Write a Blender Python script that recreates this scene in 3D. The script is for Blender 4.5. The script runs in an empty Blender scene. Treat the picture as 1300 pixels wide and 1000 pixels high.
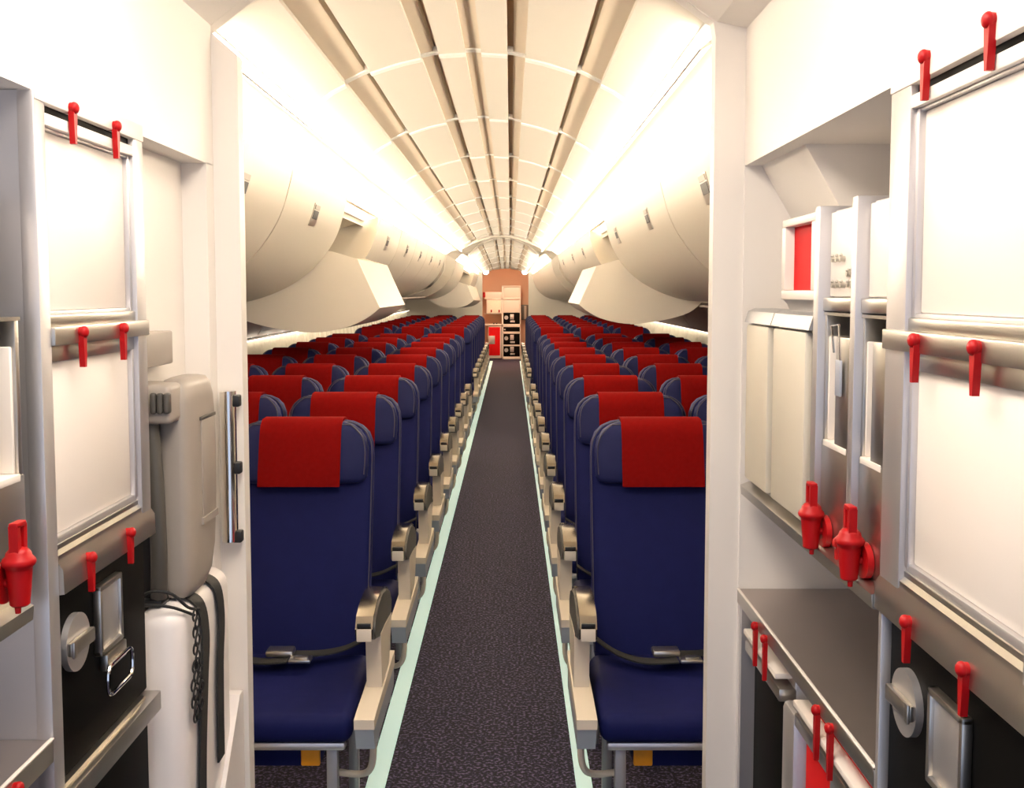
import bpy, bmesh, math, random
from mathutils import Vector, Matrix
random.seed(7)
PI = math.pi
S = bpy.context.scene
C = S.collection

# ------------------------------------------------------------------ camera, world, exposure
cd = bpy.data.cameras.new('camera'); cam = bpy.data.objects.new('camera', cd); C.objects.link(cam)
cam.location = (0, 0, 1.47)
cam.rotation_euler = (PI/2 - math.atan(95/1340), 0, 0)
cd.sensor_fit = 'HORIZONTAL'; cd.sensor_width = 36; cd.lens = 36*1340/1300
cd.shift_x = 2/1300; cd.shift_y = -35/1300
cd.clip_start = .05; cd.clip_end = 100
S.camera = cam
S.view_settings.view_transform = 'Standard'; S.view_settings.look = 'None'
S.view_settings.gamma = 1; S.view_settings.use_curve_mapping = False
S.view_settings.exposure = 0.0
W = bpy.data.worlds.new('daylight'); S.world = W; W.use_nodes = True
W.node_tree.nodes['Background'].inputs[0].default_value = (.62, .74, 1, 1)
W.node_tree.nodes['Background'].inputs[1].default_value = 1.15
WARM = (1, .875, .71); NEUT = (1, .89, .77)
COVE = 64; RIDGE = 82; VEST = 15; REAR = 34; WALLWASH = 5; TAIL = .9

# ------------------------------------------------------------------ materials
def mat(name, col, rough=.5, metal=0, emit=None, es=0, coat=0, noise=0, nscale=40, bump=0, spec=.5):
    m = bpy.data.materials.new(name); m.use_nodes = True
    nt = m.node_tree; b = nt.nodes['Principled BSDF']
    b.inputs['Base Color'].default_value = (*col, 1); b.inputs['Roughness'].default_value = rough
    b.inputs['Metallic'].default_value = metal; b.inputs['Coat Weight'].default_value = coat
    b.inputs['Specular IOR Level'].default_value = spec
    if emit: b.inputs['Emission Color'].default_value = (*emit, 1); b.inputs['Emission Strength'].default_value = es
    if noise or bump:
        tc = nt.nodes.new('ShaderNodeTexCoord'); n = nt.nodes.new('ShaderNodeTexNoise')
        n.inputs['Scale'].default_value = nscale; n.inputs['Detail'].default_value = 3
        nt.links.new(tc.outputs['Object'], n.inputs['Vector'])
        if noise:
            r = nt.nodes.new('ShaderNodeMix'); r.data_type = 'RGBA'
            r.inputs[6].default_value = (*[c*(1-noise) for c in col], 1); r.inputs[7].default_value = (*[min(1, c*(1+noise)) for c in col], 1)
            nt.links.new(n.outputs['Fac'], r.inputs[0]); nt.links.new(r.outputs[2], b.inputs['Base Color'])
        if bump:
            bp = nt.nodes.new('ShaderNodeBump'); bp.inputs['Strength'].default_value = bump; bp.inputs['Distance'].default_value = .002
            nt.links.new(n.outputs['Fac'], bp.inputs['Height']); nt.links.new(bp.outputs[0], b.inputs['Normal'])
    return m
M = dict(
    panel=mat('cream_panel', (.74, .68, .58), .45, noise=.015, nscale=8),
    pale=mat('bin_plastic_brightened', (.93, .87, .77), .4, noise=.01, nscale=5),  # brightened copy for dim end plates and rear partition, light put into colour
    cove=mat('cove_lining', (.46, .40, .31), .6, noise=.01),  # cream lining, darkened in colour to offset the strong cove lamp
    wall=mat('white_laminate', (.86, .81, .75), .4, noise=.01, nscale=6),
    recess=mat('beige_ceiling_strip', (.76, .64, .49), .5, noise=.02),
    slot=mat('brown_ceiling_groove', (.62, .40, .22), .6, noise=.02),
    ridge=mat('white_ceiling_rib', (.92, .89, .82), .4, noise=.01),
    bin=mat('bin_plastic', (.60, .545, .46), .4, noise=.01, nscale=5),
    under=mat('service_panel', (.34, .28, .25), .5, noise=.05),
    curtain=mat('curtain_cloth', (.90, .84, .70), .8, noise=.06, nscale=30),
    tan=mat('tan_wall', (.66, .42, .29), .6, noise=.03, nscale=3),
    navy=mat('navy_leather', (.0080, .0105, .068), .6, noise=.12, nscale=25, bump=.25, spec=.08),
    navy2=mat('navy_leather_light', (.012, .015, .066), .55, noise=.1, nscale=25, bump=.2, spec=.1),
    pipe=mat('grey_piping', (.035, .032, .052), .5, noise=.05),
    red=mat('red_cloth', (.150, .0035, .0030), .9, noise=.12, nscale=60, bump=.3, spec=.03),
    belt=mat('black_webbing', (.012, .012, .012), .7, noise=.2, nscale=200, bump=.3),
    steel=mat('brushed_steel', (.55, .52, .47), .32, 1, noise=.06, nscale=12),
    alu=mat('anodised_aluminium', (.62, .60, .60), .42, .85, noise=.03, nscale=10),
    chrome=mat('chrome', (.8, .78, .75), .08, 1, noise=.01),
    armcap=mat('champagne_armrest', (.26, .22, .17), .16, .95, noise=.02),
    black=mat('black_plastic', (.012, .012, .013), .4, noise=.1, nscale=50),
    gloss=mat('black_panel', (.004, .0035, .003), .6, spec=.06, noise=.1, nscale=50),
    grey=mat('grey_plastic', (.33, .29, .25), .42, noise=.03, nscale=30),
    dgrey=mat('dark_grey_plastic', (.075, .068, .058), .45, noise=.05, nscale=30),
    redp=mat('red_plastic', (.38, .003, .005), .42, spec=.25, noise=.03, nscale=60, bump=.2),
    redf=mat('red_panel', (.60, .008, .010), .6, spec=.1, noise=.02),
    side=mat('cream_side_panel', (.72, .64, .52), .4, noise=.02),
    strip=mat('luminous_floor_strip', (.66, .86, .80), .5, emit=(.55, .82, .76), es=.40, noise=.02, nscale=30),
    orange=mat('orange_cloth', (.85, .33, .01), .6, noise=.1),
    leg=mat('grey_seat_leg', (.34, .34, .35), .4, .5, noise=.03),
    counter=mat('counter_steel', (.50, .44, .41), .38, .9, noise=.04, nscale=9),
    cool=mat('plate_blue_grey', (.42, .45, .52), .4, .3, noise=.02),
    cream=mat('cream_door', (.80, .73, .66), .4, noise=.012, nscale=7),
    beige=mat('beige_cabinet_door', (.60, .55, .45), .45, noise=.02, nscale=7),
    white=mat('white_moulding', (.85, .80, .77), .3, noise=.01),
    tubeW=mat('cove_light', (1, .9, .75), .5, emit=WARM, es=COVE, noise=.001),
    ridgeW=mat('edge_light', (1, .9, .75), .5, emit=WARM, es=RIDGE, noise=.001),
    tailW=mat('tail_cove_light', (1, .9, .75), .5, emit=WARM, es=COVE*TAIL, noise=.001),
    washW=mat('added_fill_strip', (1, .9, .8), .5, emit=WARM, es=WALLWASH, noise=.001),  # emitter of the added fill strips
    tailR=mat('tail_edge_light', (1, .9, .75), .5, emit=WARM, es=55, noise=.001),
    spotW=mat('spot_lens', (1, .9, .8), .5, emit=(1, .93, .8), es=25, noise=.001),
    vestW=mat('vestibule_light', (1, 1, 1), .5, emit=NEUT, es=VEST, noise=.001),
    rearW=mat('rear_light', (1, 1, 1), .5, emit=(1, .78, .55), es=REAR, noise=.001),
    day=mat('window_daylight', (.9, .95, 1), .2, emit=(.85, .92, 1), es=2.2, noise=.001),
)
def carpet():
    m = bpy.data.materials.new('speckled_carpet'); m.use_nodes = True; nt = m.node_tree; b = nt.nodes['Principled BSDF']
    tc = nt.nodes.new('ShaderNodeTexCoord'); n = nt.nodes.new('ShaderNodeTexNoise'); n.inputs['Scale'].default_value = 95; n.inputs['Detail'].default_value = 2
    r = nt.nodes.new('ShaderNodeValToRGB'); e = r.color_ramp.elements
    e[0].position = .42; e[0].color = (.003, .003, .009, 1); e[1].position = .62; e[1].color = (.14, .105, .20, 1)
    k = r.color_ramp.elements.new(.53); k.color = (.014, .013, .042, 1)
    n2 = nt.nodes.new('ShaderNodeTexNoise'); n2.inputs['Scale'].default_value = 9
    mx = nt.nodes.new('ShaderNodeMix'); mx.data_type = 'RGBA'; mx.blend_type = 'MULTIPLY'; mx.inputs[0].default_value = .35
    nt.links.new(tc.outputs['Object'], n.inputs['Vector']); nt.links.new(tc.outputs['Object'], n2.inputs['Vector'])
    nt.links.new(n.outputs['Fac'], r.inputs[0]); nt.links.new(r.outputs[0], mx.inputs[6]); nt.links.new(n2.outputs['Fac'], mx.inputs[7])
    nt.links.new(mx.outputs[2], b.inputs['Base Color']); b.inputs['Roughness'].default_value = .9
    bp = nt.nodes.new('ShaderNodeBump'); bp.inputs['Strength'].default_value = .5; bp.inputs['Distance'].default_value = .004
    nt.links.new(n.outputs['Fac'], bp.inputs['Height']); nt.links.new(bp.outputs[0], b.inputs['Normal'])
    return m
M['carpet'] = carpet()

# ------------------------------------------------------------------ helpers
def box(bm, x0, x1, y0, y1, z0, z1, r=0, seg=2):
    x0, x1 = sorted((x0, x1)); y0, y1 = sorted((y0, y1)); z0, z1 = sorted((z0, z1))
    g = bmesh.ops.create_cube(bm, size=1)['verts']
    for v in g:
        v.co = Vector((x0 + (v.co.x+.5)*(x1-x0), y0 + (v.co.y+.5)*(y1-y0), z0 + (v.co.z+.5)*(z1-z0)))
    if r > 0:
        r = min(r, .49*min(x1-x0, y1-y0, z1-z0))
        es = list({e for v in g for e in v.link_edges})
        bmesh.ops.bevel(bm, geom=es, offset=r, segments=seg, affect='EDGES', profile=.5)
def cyl(bm, p0, p1, r0, r1=None, n=20):
    r1 = r0 if r1 is None else r1
    p0, p1 = Vector(p0), Vector(p1); d = p1 - p0
    m = Matrix.Translation((p0+p1)/2) @ d.to_track_quat('Z', 'Y').to_matrix().to_4x4()
    bmesh.ops.create_cone(bm, cap_ends=True, segments=n, radius1=r0, radius2=r1, depth=d.length, matrix=m)
def ball(bm, p, r, sc=(1, 1, 1), n=12):
    bmesh.ops.create_uvsphere(bm, u_segments=n, v_segments=n//2+2, radius=r, matrix=Matrix.Translation(p) @ Matrix.Diagonal((*sc, 1)))
def lathe(bm, p, prof, n=20):           # prof: (r, z) about the vertical through p
    rings = []
    for r, z in prof:
        rings.append([bm.verts.new((p[0]+r*math.cos(2*PI*k/n), p[1]+r*math.sin(2*PI*k/n), p[2]+z)) for k in range(n)])
    for a, b in zip(rings, rings[1:]):
        for k in range(n): bm.faces.new((a[k], a[(k+1) % n], b[(k+1) % n], b[k]))
    bm.faces.new(rings[0][::-1]); bm.faces.new(rings[-1])
def tube(bm, pts, r, n=8, flat=None):   # swept tube; flat=(w,t) gives a strap
    P = [Vector(p) for p in pts]; rings = []; up = Vector((0, 0, 1))
    ref = None
    for i, p in enumerate(P):
        t = (P[min(i+1, len(P)-1)] - P[max(i-1, 0)]).normalized()
        if ref is None:
            ref = Vector((1, 0, 0)) if abs(t.x) < .8 else Vector((0, 1, 0))
        a = (ref - t*ref.dot(t)).normalized(); b = t.cross(a); ref = a
        w, h = flat if flat else (r, r)
        rings.append([bm.verts.new(p + a*w*math.cos(2*PI*k/n) + b*h*math.sin(2*PI*k/n)) for k in range(n)])
    for a, b in zip(rings, rings[1:]):
        for k in range(n): bm.faces.new((a[k], a[(k+1) % n], b[(k+1) % n], b[k]))
    bm.faces.new(rings[0][::-1]); bm.faces.new(rings[-1])
def smooth_pts(pts, n=6):
    P = [Vector(p) for p in pts]; out = []
    for i in range(len(P)-1):
        p0, p1, p2, p3 = P[max(i-1, 0)], P[i], P[i+1], P[min(i+2, len(P)-1)]
        for k in range(n):
            t = k/n
            out.append(.5*((2*p1) + (p2-p0)*t + (2*p0-5*p1+4*p2-p3)*t*t + (3*p1-p0-3*p2+p3)*t**3))
    return out + [P[-1]]
def prism_y(bm, pts, y0, y1):           # closed (x, z) outline extruded along Y
    a = [bm.verts.new((x, y0, z)) for x, z in pts]; b = [bm.verts.new((x, y1, z)) for x, z in pts]
    bm.faces.new(a); bm.faces.new(b[::-1])
    for k in range(len(pts)): bm.faces.new((a[k], b[k], b[(k+1) % len(pts)], a[(k+1) % len(pts)]))
def prism_x(bm, pts, x0, x1):           # closed (y, z) outline extruded along X
    a = [bm.verts.new((x0, y, z)) for y, z in pts]; b = [bm.verts.new((x1, y, z)) for y, z in pts]
    bm.faces.new(a); bm.faces.new(b[::-1])
    for k in range(len(pts)): bm.faces.new((a[k], b[k], b[(k+1) % len(pts)], a[(k+1) % len(pts)]))
def sect(bm, secs, n=24, e=5):          # loft of horizontal superellipse rings: (x, y, z, hw, ht)
    rings = []
    for x, y, z, hw, ht in secs:
        R = []
        for k in range(n):
            t = 2*PI*(k+.5)/n; c, s = math.cos(t), math.sin(t)
            R.append(bm.verts.new((x + hw*math.copysign(abs(c)**(2/e), c), y + ht*math.copysign(abs(s)**(2/e), s), z)))
        rings.append(R)
    for a, b in zip(rings, rings[1:]):
        for k in range(n): bm.faces.new((a[k], a[(k+1) % n], b[(k+1) % n], b[k]))
    bm.faces.new(rings[0][::-1]); bm.faces.new(rings[-1])
def B(): return bmesh.new()
def obj(name, bm, m, parent=None, ang=35, at=None):
    bmesh.ops.recalc_face_normals(bm, faces=bm.faces)
    me = bpy.data.meshes.new(name); bm.to_mesh(me); bm.free()
    for p in me.polygons: p.use_smooth = True
    me.set_sharp_from_angle(angle=math.radians(ang))
    me.materials.append(M[m] if isinstance(m, str) else m)
    o = bpy.data.objects.new(name, me); C.objects.link(o)
    if parent is not None: o.parent = parent
    if at: o.location = at
    return o
def thing(name, label, cat, loc=(0, 0, 0), group=None):
    o = bpy.data.objects.new(name, None); C.objects.link(o); o.location = loc; o.empty_display_size = .05
    return tag(o, label, cat, group)
def tag(o, label, cat, group=None):
    o['label'] = label; o['category'] = cat
    if group: o['group'] = group
    return o
def struct(name, bm, m, ang=35):
    o = obj(name, bm, m, ang=ang); o['kind'] = 'structure'; return o
def copy_tree(o, parent=None):
    c = o.copy(); C.objects.link(c); c.parent = parent
    for ch in o.children: copy_tree(ch, c)
    return c
ORD = 'first second third fourth fifth sixth seventh eighth ninth tenth eleventh twelfth thirteenth fourteenth fifteenth sixteenth seventeenth'.split()

# ------------------------------------------------------------------ cabin shell
CX = -.085; CC = -.125                    # aisle centre, ceiling centre
YB = 2.37; YR = 15.2; YE = 18.4           # front bulkhead, frame ring, rear partition
def arch(h):                              # ceiling height over half-distance from the centre line
    P = [(0, 2.27), (.124, 2.262), (.25, 2.235), (.368, 2.196), (.47, 2.145), (.565, 2.078), (.62, 2.04)]
    for (a, za), (b, zb) in zip(P, P[1:]):
        if h <= b: return za + (zb-za)*(h-a)/(b-a)
    return P[-1][1]
def MP(h, z, Y):                          # the tail section tapers
    sg = 1 if h >= 0 else -1; h = abs(h)
    if Y <= YR + .19: return CC + sg*h, z
    t = (Y-15.4)/(YE-15.4); c = -.10 + .01*t; s = .87 - .29*t
    base = 1.37 - .04*t; k = .93 - .2*t; kc = 1.16 - .80*t
    zz = base + (min(z, 2.0)-1.4)*k + max(0, z-2.0)*kc
    return c + sg*h*s, zz
def strip_mesh(bm, hs, zs_off, y0, y1, th=.01):
    # an upper shell piece following half-profile points hs, extruded between y0 and y1
    for sg in (1, -1):
        rows = []
        for Y in (y0, y1):
            lo = []; hi = []
            for (h, z) in hs:
                x, zz = MP(sg*h if h else sg*1e-4, z + zs_off, Y); lo.append(bm.verts.new((x, Y, zz)))
                x, zz = MP(sg*h if h else sg*1e-4, z + zs_off + th, Y); hi.append(bm.verts.new((x, Y, zz)))
            rows.append((lo, hi))
        (l0, h0), (l1, h1) = rows; n = len(hs)
        for k in range(n-1):
            bm.faces.new((l0[k], l0[k+1], l1[k+1], l1[k])); bm.faces.new((h0[k+1], h0[k], h1[k], h1[k+1]))
            bm.faces.new((l0[k], h0[k], h0[k+1], l0[k+1])); bm.faces.new((l1[k+1], h1[k+1], h1[k], l1[k]))
        bm.faces.new((l0[0], l1[0], h1[0], h0[0])); bm.faces.new((l0[-1], h0[-1], h1[-1], l1[-1]))
def hpts(a, b, n=3): return [(a + (b-a)*k/n, arch(a + (b-a)*k/n)) for k in range(n+1)]
SECT = [(YB+.05, YR), (YR+.2, YE)]
bp, br, bs, bw, bc = B(), B(), B(), B(), B()
for y0, y1 in SECT:
    strip_mesh(bp, hpts(.027, .115), 0, y0, y1, .012)
    strip_mesh(bp, hpts(.175, .345, 4), 0, y0, y1, .012)
    strip_mesh(bp, hpts(.43, .565), 0, y0, y1, .012)
    strip_mesh(br, hpts(0, .027), .013, y0, y1, .05)
    strip_mesh(br, hpts(.135, .175), .013, y0, y1, .06)
    strip_mesh(br, hpts(.365, .43), .013, y0, y1, .06)
    strip_mesh(bs, hpts(.112, .14), .045, y0, y1, .03)
    strip_mesh(bs, hpts(.342, .37), .045, y0, y1, .03)
    # ridge along the cove edge, then the cove panel rising and dropping behind the bins
    strip_mesh(bw, [(.565, 2.074), (.60, 2.058)], 0, y0, y1, .02)
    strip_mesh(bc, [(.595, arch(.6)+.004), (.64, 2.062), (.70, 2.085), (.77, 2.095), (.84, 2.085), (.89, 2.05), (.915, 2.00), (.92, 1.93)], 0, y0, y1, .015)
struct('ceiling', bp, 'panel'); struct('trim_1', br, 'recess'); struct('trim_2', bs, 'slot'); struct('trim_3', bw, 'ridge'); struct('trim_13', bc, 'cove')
# cross seams of the ceiling
bm = B()
seams = [3.62 + 1.36*k for k in range(9)]
for Y in seams + [15.95, 16.5, 17.05, 17.6, 18.1]:
    for a, b, off in ((0, .027, .008), (.027, .115, -.006), (.115, .175, .008), (.175, .345, -.006), (.345, .43, .008), (.43, .565, -.006)):
        strip_mesh(bm, hpts(a, b), off, Y-.021, Y+.021, .02)
struct('trim_4', bm, 'ridge')
# outer hull: side walls, roof and a curtain level
HP = [(1.60, 0), (1.72, .35), (1.76, .75), (1.75, 1.12), (1.70, 1.42), (1.55, 1.75), (1.25, 2.12), (.8, 2.38), (0, 2.50)]
for sg, nm in ((-1, 'wall_left'), (1, 'wall_right')):
    bm = B()
    P = [(CX+sg*h, z) for h, z in HP] + [(CX+sg*(h+.05), z+.03) for h, z in HP[::-1]]
    prism_y(bm, P, YB+.05, YE+.05); struct(nm, bm, 'panel')
bm = B(); box(bm, -2.2, 2.1, -1.2, 23.6, -.06, 0); struct('floor', bm, 'carpet')
# frame ring between the two cabin sections
def ringpts(h_out):
    return None
BINP = [(.80, 2.0), (.82, 1.92), (.85, 1.82), (.895, 1.73), (.97, 1.63), (1.06, 1.55), (1.16, 1.49), (1.28, 1.44), (1.42, 1.405), (1.60, 1.395)]
bm = B()
def ring_profile(k):                      # inner outline of the frame from the floor side over the ceiling
    pts = [(1.60, 1.395), (1.42, 1.405), (1.28, 1.44), (1.16, 1.49), (1.06, 1.55), (.97, 1.63), (.895, 1.73), (.85, 1.82), (.82, 1.92), (.80, 2.0), (.72, 2.05), (.60, 2.075), (.47, 2.13), (.30, 2.20), (.12, 2.25), (0, 2.255)]
    out = []
    for h, z in pts:
        n = Vector((-(h), -(z-1.2))).normalized()
        kk = k if z < 1.9 else min(k, .004)
        out.append((h + n.x*kk, z + n.y*kk))
    return out
for sg in (1, -1):
    inn = ring_profile(.035); outp = [(h*1.0+.03, z+.12) for h, z in ring_profile(0)]
    P = [(CC+sg*max(h, 0), z) for h, z in inn] + [(CC+sg*max(h, 0), z) for h, z in outp[::-1]]
    for q in range(len(inn)-1):
        quad = [P[q], P[q+1], P[len(P)-2-q], P[len(P)-1-q]]
        prism_y(bm, quad, YR, YR+.12)
bmesh.ops.remove_doubles(bm, verts=bm.verts, dist=1e-5)
struct('trim_5', bm, 'bin')
bm = B()                                  # darker liner stepping in behind the ring
for sg in (1, -1):
    hp = [(1.60, 1.395), (1.28, 1.44), (1.06, 1.55), (.895, 1.73), (.82, 1.92), (.80, 2.0), (.72, 2.07), (.60, 2.10), (.47, 2.145), (.30, 2.215), (.12, 2.26), (0, 2.27)]
    for (h0, z0), (h1, z1) in zip(hp, hp[1:]):
        for e in (0,):
            a0 = MP(sg*max(h0, 1e-4), z0, YR+.25); a1 = MP(sg*max(h1, 1e-4), z1, YR+.25)
            b0 = (CC+sg*h0, z0); b1 = (CC+sg*h1, z1)
            vs = [bm.verts.new((b0[0], YR+.12, b0[1])), bm.verts.new((b1[0], YR+.12, b1[1])), bm.verts.new((a1[0], YR+.25, a1[1])), bm.verts.new((a0[0], YR+.25, a0[1]))]
            ws = [bm.verts.new(v.co + Vector((sg*.01, .02, .03))) for v in vs]
            bm.faces.new(vs); bm.faces.new(ws[::-1])
            for k in range(4): bm.faces.new((vs[k], ws[k], ws[(k+1) % 4], vs[(k+1) % 4]))
struct('trim_6', bm, 'bin')

# cove lights: a long lamp behind each row of bins, two sections per side
for sg, sd in ((-1, 'left'), (1, 'right')):
    for (y0, y1), w in zip(((YB+.15, YR-.05), (YR+.4, YE-.08)), ('long cabin', 'short tail')):
        t = thing('cove_light', f'bright {w} cove light glowing along the {sd} edge of the ceiling', 'light', (0, (y0+y1)/2, 0), 'cove lights')
        a, b = B(), B()
        for (bm, hA, zA, hB, zB, th) in ((b, .812, 1.996, .850, 2.000, .008), (a, .806, 2.005, .838, 2.012, .026)):
            rows = []
            for Y in (y0, y1):
                yy = Y-(y0+y1)/2
                p = [MP(sg*hA, zA, Y), MP(sg*hB, zB, Y), MP(sg*hB, zB+th, Y), MP(sg*hA, zA+th, Y)]
                rows.append([bm.verts.new((x, yy, z)) for x, z in p])
            r0, r1 = rows
            bm.faces.new(r0); bm.faces.new(r1[::-1])
            for k in range(4): bm.faces.new((r0[k], r1[k], r1[(k+1) % 4], r0[(k+1) % 4]))
        obj('housing', b, 'white', t); obj('lamp', a, 'tubeW' if y0 < YR else 'tailW', t)
        t = thing('ceiling_edge_light', f'thin bright light line on the {sd} ceiling ridge in the {w} section', 'light', (0, (y0+y1)/2, 0), 'ceiling edge lights')
        a, b = B(), B()
        for (bm, prof) in ((b, [(.566, 2.036), (.572, 2.034), (.60, 2.050), (.598, 2.060), (.592, 2.058)]), (a, [(.571, 2.0405), (.590, 2.0575), (.5895, 2.059), (.570, 2.042)])):
            rows = []
            for Y in (y0, y1):
                rows.append([bm.verts.new((x, Y-(y0+y1)/2, z)) for x, z in [MP(sg*h, z, Y) for h, z in prof]])
            r0, r1 = rows; bm.faces.new(r0); bm.faces.new(r1[::-1]); n = len(r0)
            for k in range(n): bm.faces.new((r0[k], r1[k], r1[(k+1) % n], r0[(k+1) % n]))
        obj('housing', b, 'ridge', t); obj('lamp', a, 'ridgeW' if y0 < YR else 'tailR', t)

# ------------------------------------------------------------------ overhead bins
def bin_mesh(bm, sg, y0, y1, Yc, prof):
    n = 2
    rows = []
    for Y in (y0, y1):
        P = [MP(sg*h, z, Y) for h, z in prof]
        rows.append([bm.verts.new((x, Y-Yc, z)) for x, z in P])
    r0, r1 = rows
    bm.faces.new(r0); bm.faces.new(r1[::-1])
    for k in range(len(r0)): bm.faces.new((r0[k], r1[k], r1[(k+1) % len(r0)], r0[(k+1) % len(r0)]))
def dense(prof, n=5):
    return [(p.x, p.y) for p in smooth_pts([(a, b, 0) for a, b in prof], n)]
DOOR = dense(BINP)
def door_h(z):
    for (a, za), (b, zb) in zip(DOOR, DOOR[1:]):
        if zb <= z <= za: return a + (b-a)*(za-z)/(za-zb)
def add_latch(t, sg, Y, Yc):
    last = None
    for nm, off, w, m, za, zb in (('latch', .004, .075, 'steel', 1.792, 1.900), ('pocket', .0055, .060, 'black', 1.826, 1.866), ('paddle', .007, .060, 'grey', 1.872, 1.893)):
        bm = B(); rows = []
        zs = [za+(zb-za)*q/4 for q in range(5)]
        for yy in (Y-w, Y+w):
            r = [bm.verts.new((MP(sg*(door_h(z)-off), z, Y)[0], yy-Yc, MP(1, z, Y)[1])) for z in zs] + [bm.verts.new((MP(sg*(door_h(z)+.01), z, Y)[0], yy-Yc, MP(1, z, Y)[1])) for z in zs[::-1]]
            rows.append(r)
        r0, r1 = rows; bm.faces.new(r0); bm.faces.new(r1[::-1]); n = len(r0)
        for k in range(n): bm.faces.new((r0[k], r1[k], r1[(k+1) % n], r0[(k+1) % n]))
        o = obj(nm, bm, m, t if last is None else last)
        if last is None: last = o
def closed_bin(sg, y0, y1, lat, label):
    Yc = (y0+y1)/2
    t = thing('overhead_bin', label, 'overhead bin', (0, Yc, 0), 'closed overhead bins')
    bm = B(); bin_mesh(bm, sg, y0+.006, y1-.006, Yc, DOOR + [(1.60, 1.52), (1.35, 1.93), (.86, 1.985)])
    obj('bin_door', bm, 'bin', t, 40)
    for Y in lat: add_latch(t, sg, Y, Yc)
BK = [(.75, 1.655), (.70, 1.54), (.625, 1.377), (.70, 1.318), (.827, 1.262), (1.01, 1.234), (1.244, 1.262), (1.43, 1.317), (1.53, 1.40), (1.46, 1.62), (1.20, 1.72), (.90, 1.70)]
def open_bin(sg, y0, y1, label, k=1):
    Yc = (y0+y1)/2
    t = thing('open_overhead_bin', label, 'overhead bin', (0, Yc, 0), 'open overhead bins hanging down')
    BKs = dense(BK[:3], 4)[:-1] + dense(BK[2:9], 4)
    # curved bucket skin with thickness, its two end plates and the dark inside
    for nm, a, b, m in (('end_plate', y0+.01, y0+.035, 'bin'), ('end_plate', y1-.035, y1-.01, 'bin')):
        bm = B(); bin_mesh(bm, sg, a, b, Yc, BKs + BK[9:]); obj(nm, bm, 'pale', t)  # plates in the brightened plastic, standing in for missing light
    bm = B(); inner = [(h*1.0+.0, z) for h, z in BKs]
    cen = Vector((1.15, 1.62)); inn = []
    for h, z in BKs:
        d = (cen-Vector((h, z))).normalized()*.02; inn.append((h+d.x, z+d.y))
    bin_mesh(bm, sg, y0+.034, y1-.034, Yc, BKs + inn[::-1]); obj('bucket', bm, 'bin', t, 50)
    bm = B(); bin_mesh(bm, sg, y0+.03, y1-.03, Yc, [(1.44, 1.60), (1.52, 1.60), (1.43, 1.78), (1.33, 1.88), (.90, 1.985), (.90, 1.965), (1.27, 1.86), (1.36, 1.77)])
    obj('bin_housing', bm, 'bin', t)
LB = [(2.47, 3.05, []), (3.06, 4.55, [3.83]), (4.56, 6.05, [5.25])]
where = {0: 'nearest the partition', 1: 'before the first wide opening'}
for sg, sd in ((-1, 'left'), (1, 'right')):
    if sg < 0:
        closed_bin(sg, 3.06, 4.55, [3.83], 'closed cream overhead bin on the left, nearest the partition and partly cut by it')
        closed_bin(sg, 4.555, 6.05, [5.25], 'closed cream overhead bin on the left with one large latch, just before the open bin')
        open_bin(sg, 6.06, 7.54, 'open cream overhead bin hanging down on the left side, nearer of two')
        b = [7.55, 9.1, 10.6, 12.1, 13.6, 15.19]; l = [8.3, 9.87, 11.35, 12.9, 14.4]
    else:
        closed_bin(sg, 3.06, 4.86, [3.9], 'closed cream overhead bin on the right, nearest the partition and partly cut by it')
        closed_bin(sg, 4.865, 7.70, [5.53, 7.12], 'long closed cream overhead bin on the right with two latches, before the open bin')
        open_bin(sg, 7.71, 9.19, 'open cream overhead bin hanging down on the right side over the seats')
        b = [9.2, 11.2, 13.2, 15.19]; l = [10.4, 12.1, 14.2]
    for k, (a, c) in enumerate(zip(b, b[1:])):
        closed_bin(sg, a, c, [l[k]], f'closed cream overhead bin on the {sd}, {ORD[k]} one behind the open bin')
closed_bin(-1, 15.46, 16.45, [], 'short closed overhead bin in the tail section on the left, right behind the frame ring')
open_bin(-1, 16.46, 17.75, 'small open overhead bin hanging down in the tail section on the left')
closed_bin(-1, 17.76, 18.38, [], 'short closed overhead bin on the left against the rear partition')
closed_bin(1, 15.46, 18.38, [], 'closed overhead bin in the tail section on the right, behind the frame ring')
# service panels under the bins
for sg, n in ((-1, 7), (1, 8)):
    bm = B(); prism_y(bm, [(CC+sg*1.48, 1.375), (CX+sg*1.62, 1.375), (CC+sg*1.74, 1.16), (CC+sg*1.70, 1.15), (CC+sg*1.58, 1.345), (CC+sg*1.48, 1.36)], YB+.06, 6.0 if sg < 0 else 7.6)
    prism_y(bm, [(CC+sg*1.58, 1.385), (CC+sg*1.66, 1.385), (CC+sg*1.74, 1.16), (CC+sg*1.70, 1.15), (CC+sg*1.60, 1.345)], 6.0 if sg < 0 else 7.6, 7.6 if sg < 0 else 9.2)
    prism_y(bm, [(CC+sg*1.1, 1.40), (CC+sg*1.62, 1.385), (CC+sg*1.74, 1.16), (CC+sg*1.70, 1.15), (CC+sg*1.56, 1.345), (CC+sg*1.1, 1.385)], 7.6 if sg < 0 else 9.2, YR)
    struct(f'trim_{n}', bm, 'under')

for sg, sd in ((-1, 'left'), (1, 'right')):  # added fill strips, out of view, to brighten the curtains and lower cabin
    t = thing('added_fill_strip', f'added slim warm fill light hidden above the curtains of the {sd} wall', 'light', (CX+sg*1.685, 11.8, 1.14), 'added fill lights over the curtains')
    bm = B(); box(bm, -.022, .022, -6.2, 6.5, .002, .014, .002); obj('housing', bm, 'alu', t)
    bm = B(); box(bm, -.018, .018, -6.15, 6.45, -.004, .001); obj('lamp', bm, 'washW', t)

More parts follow.
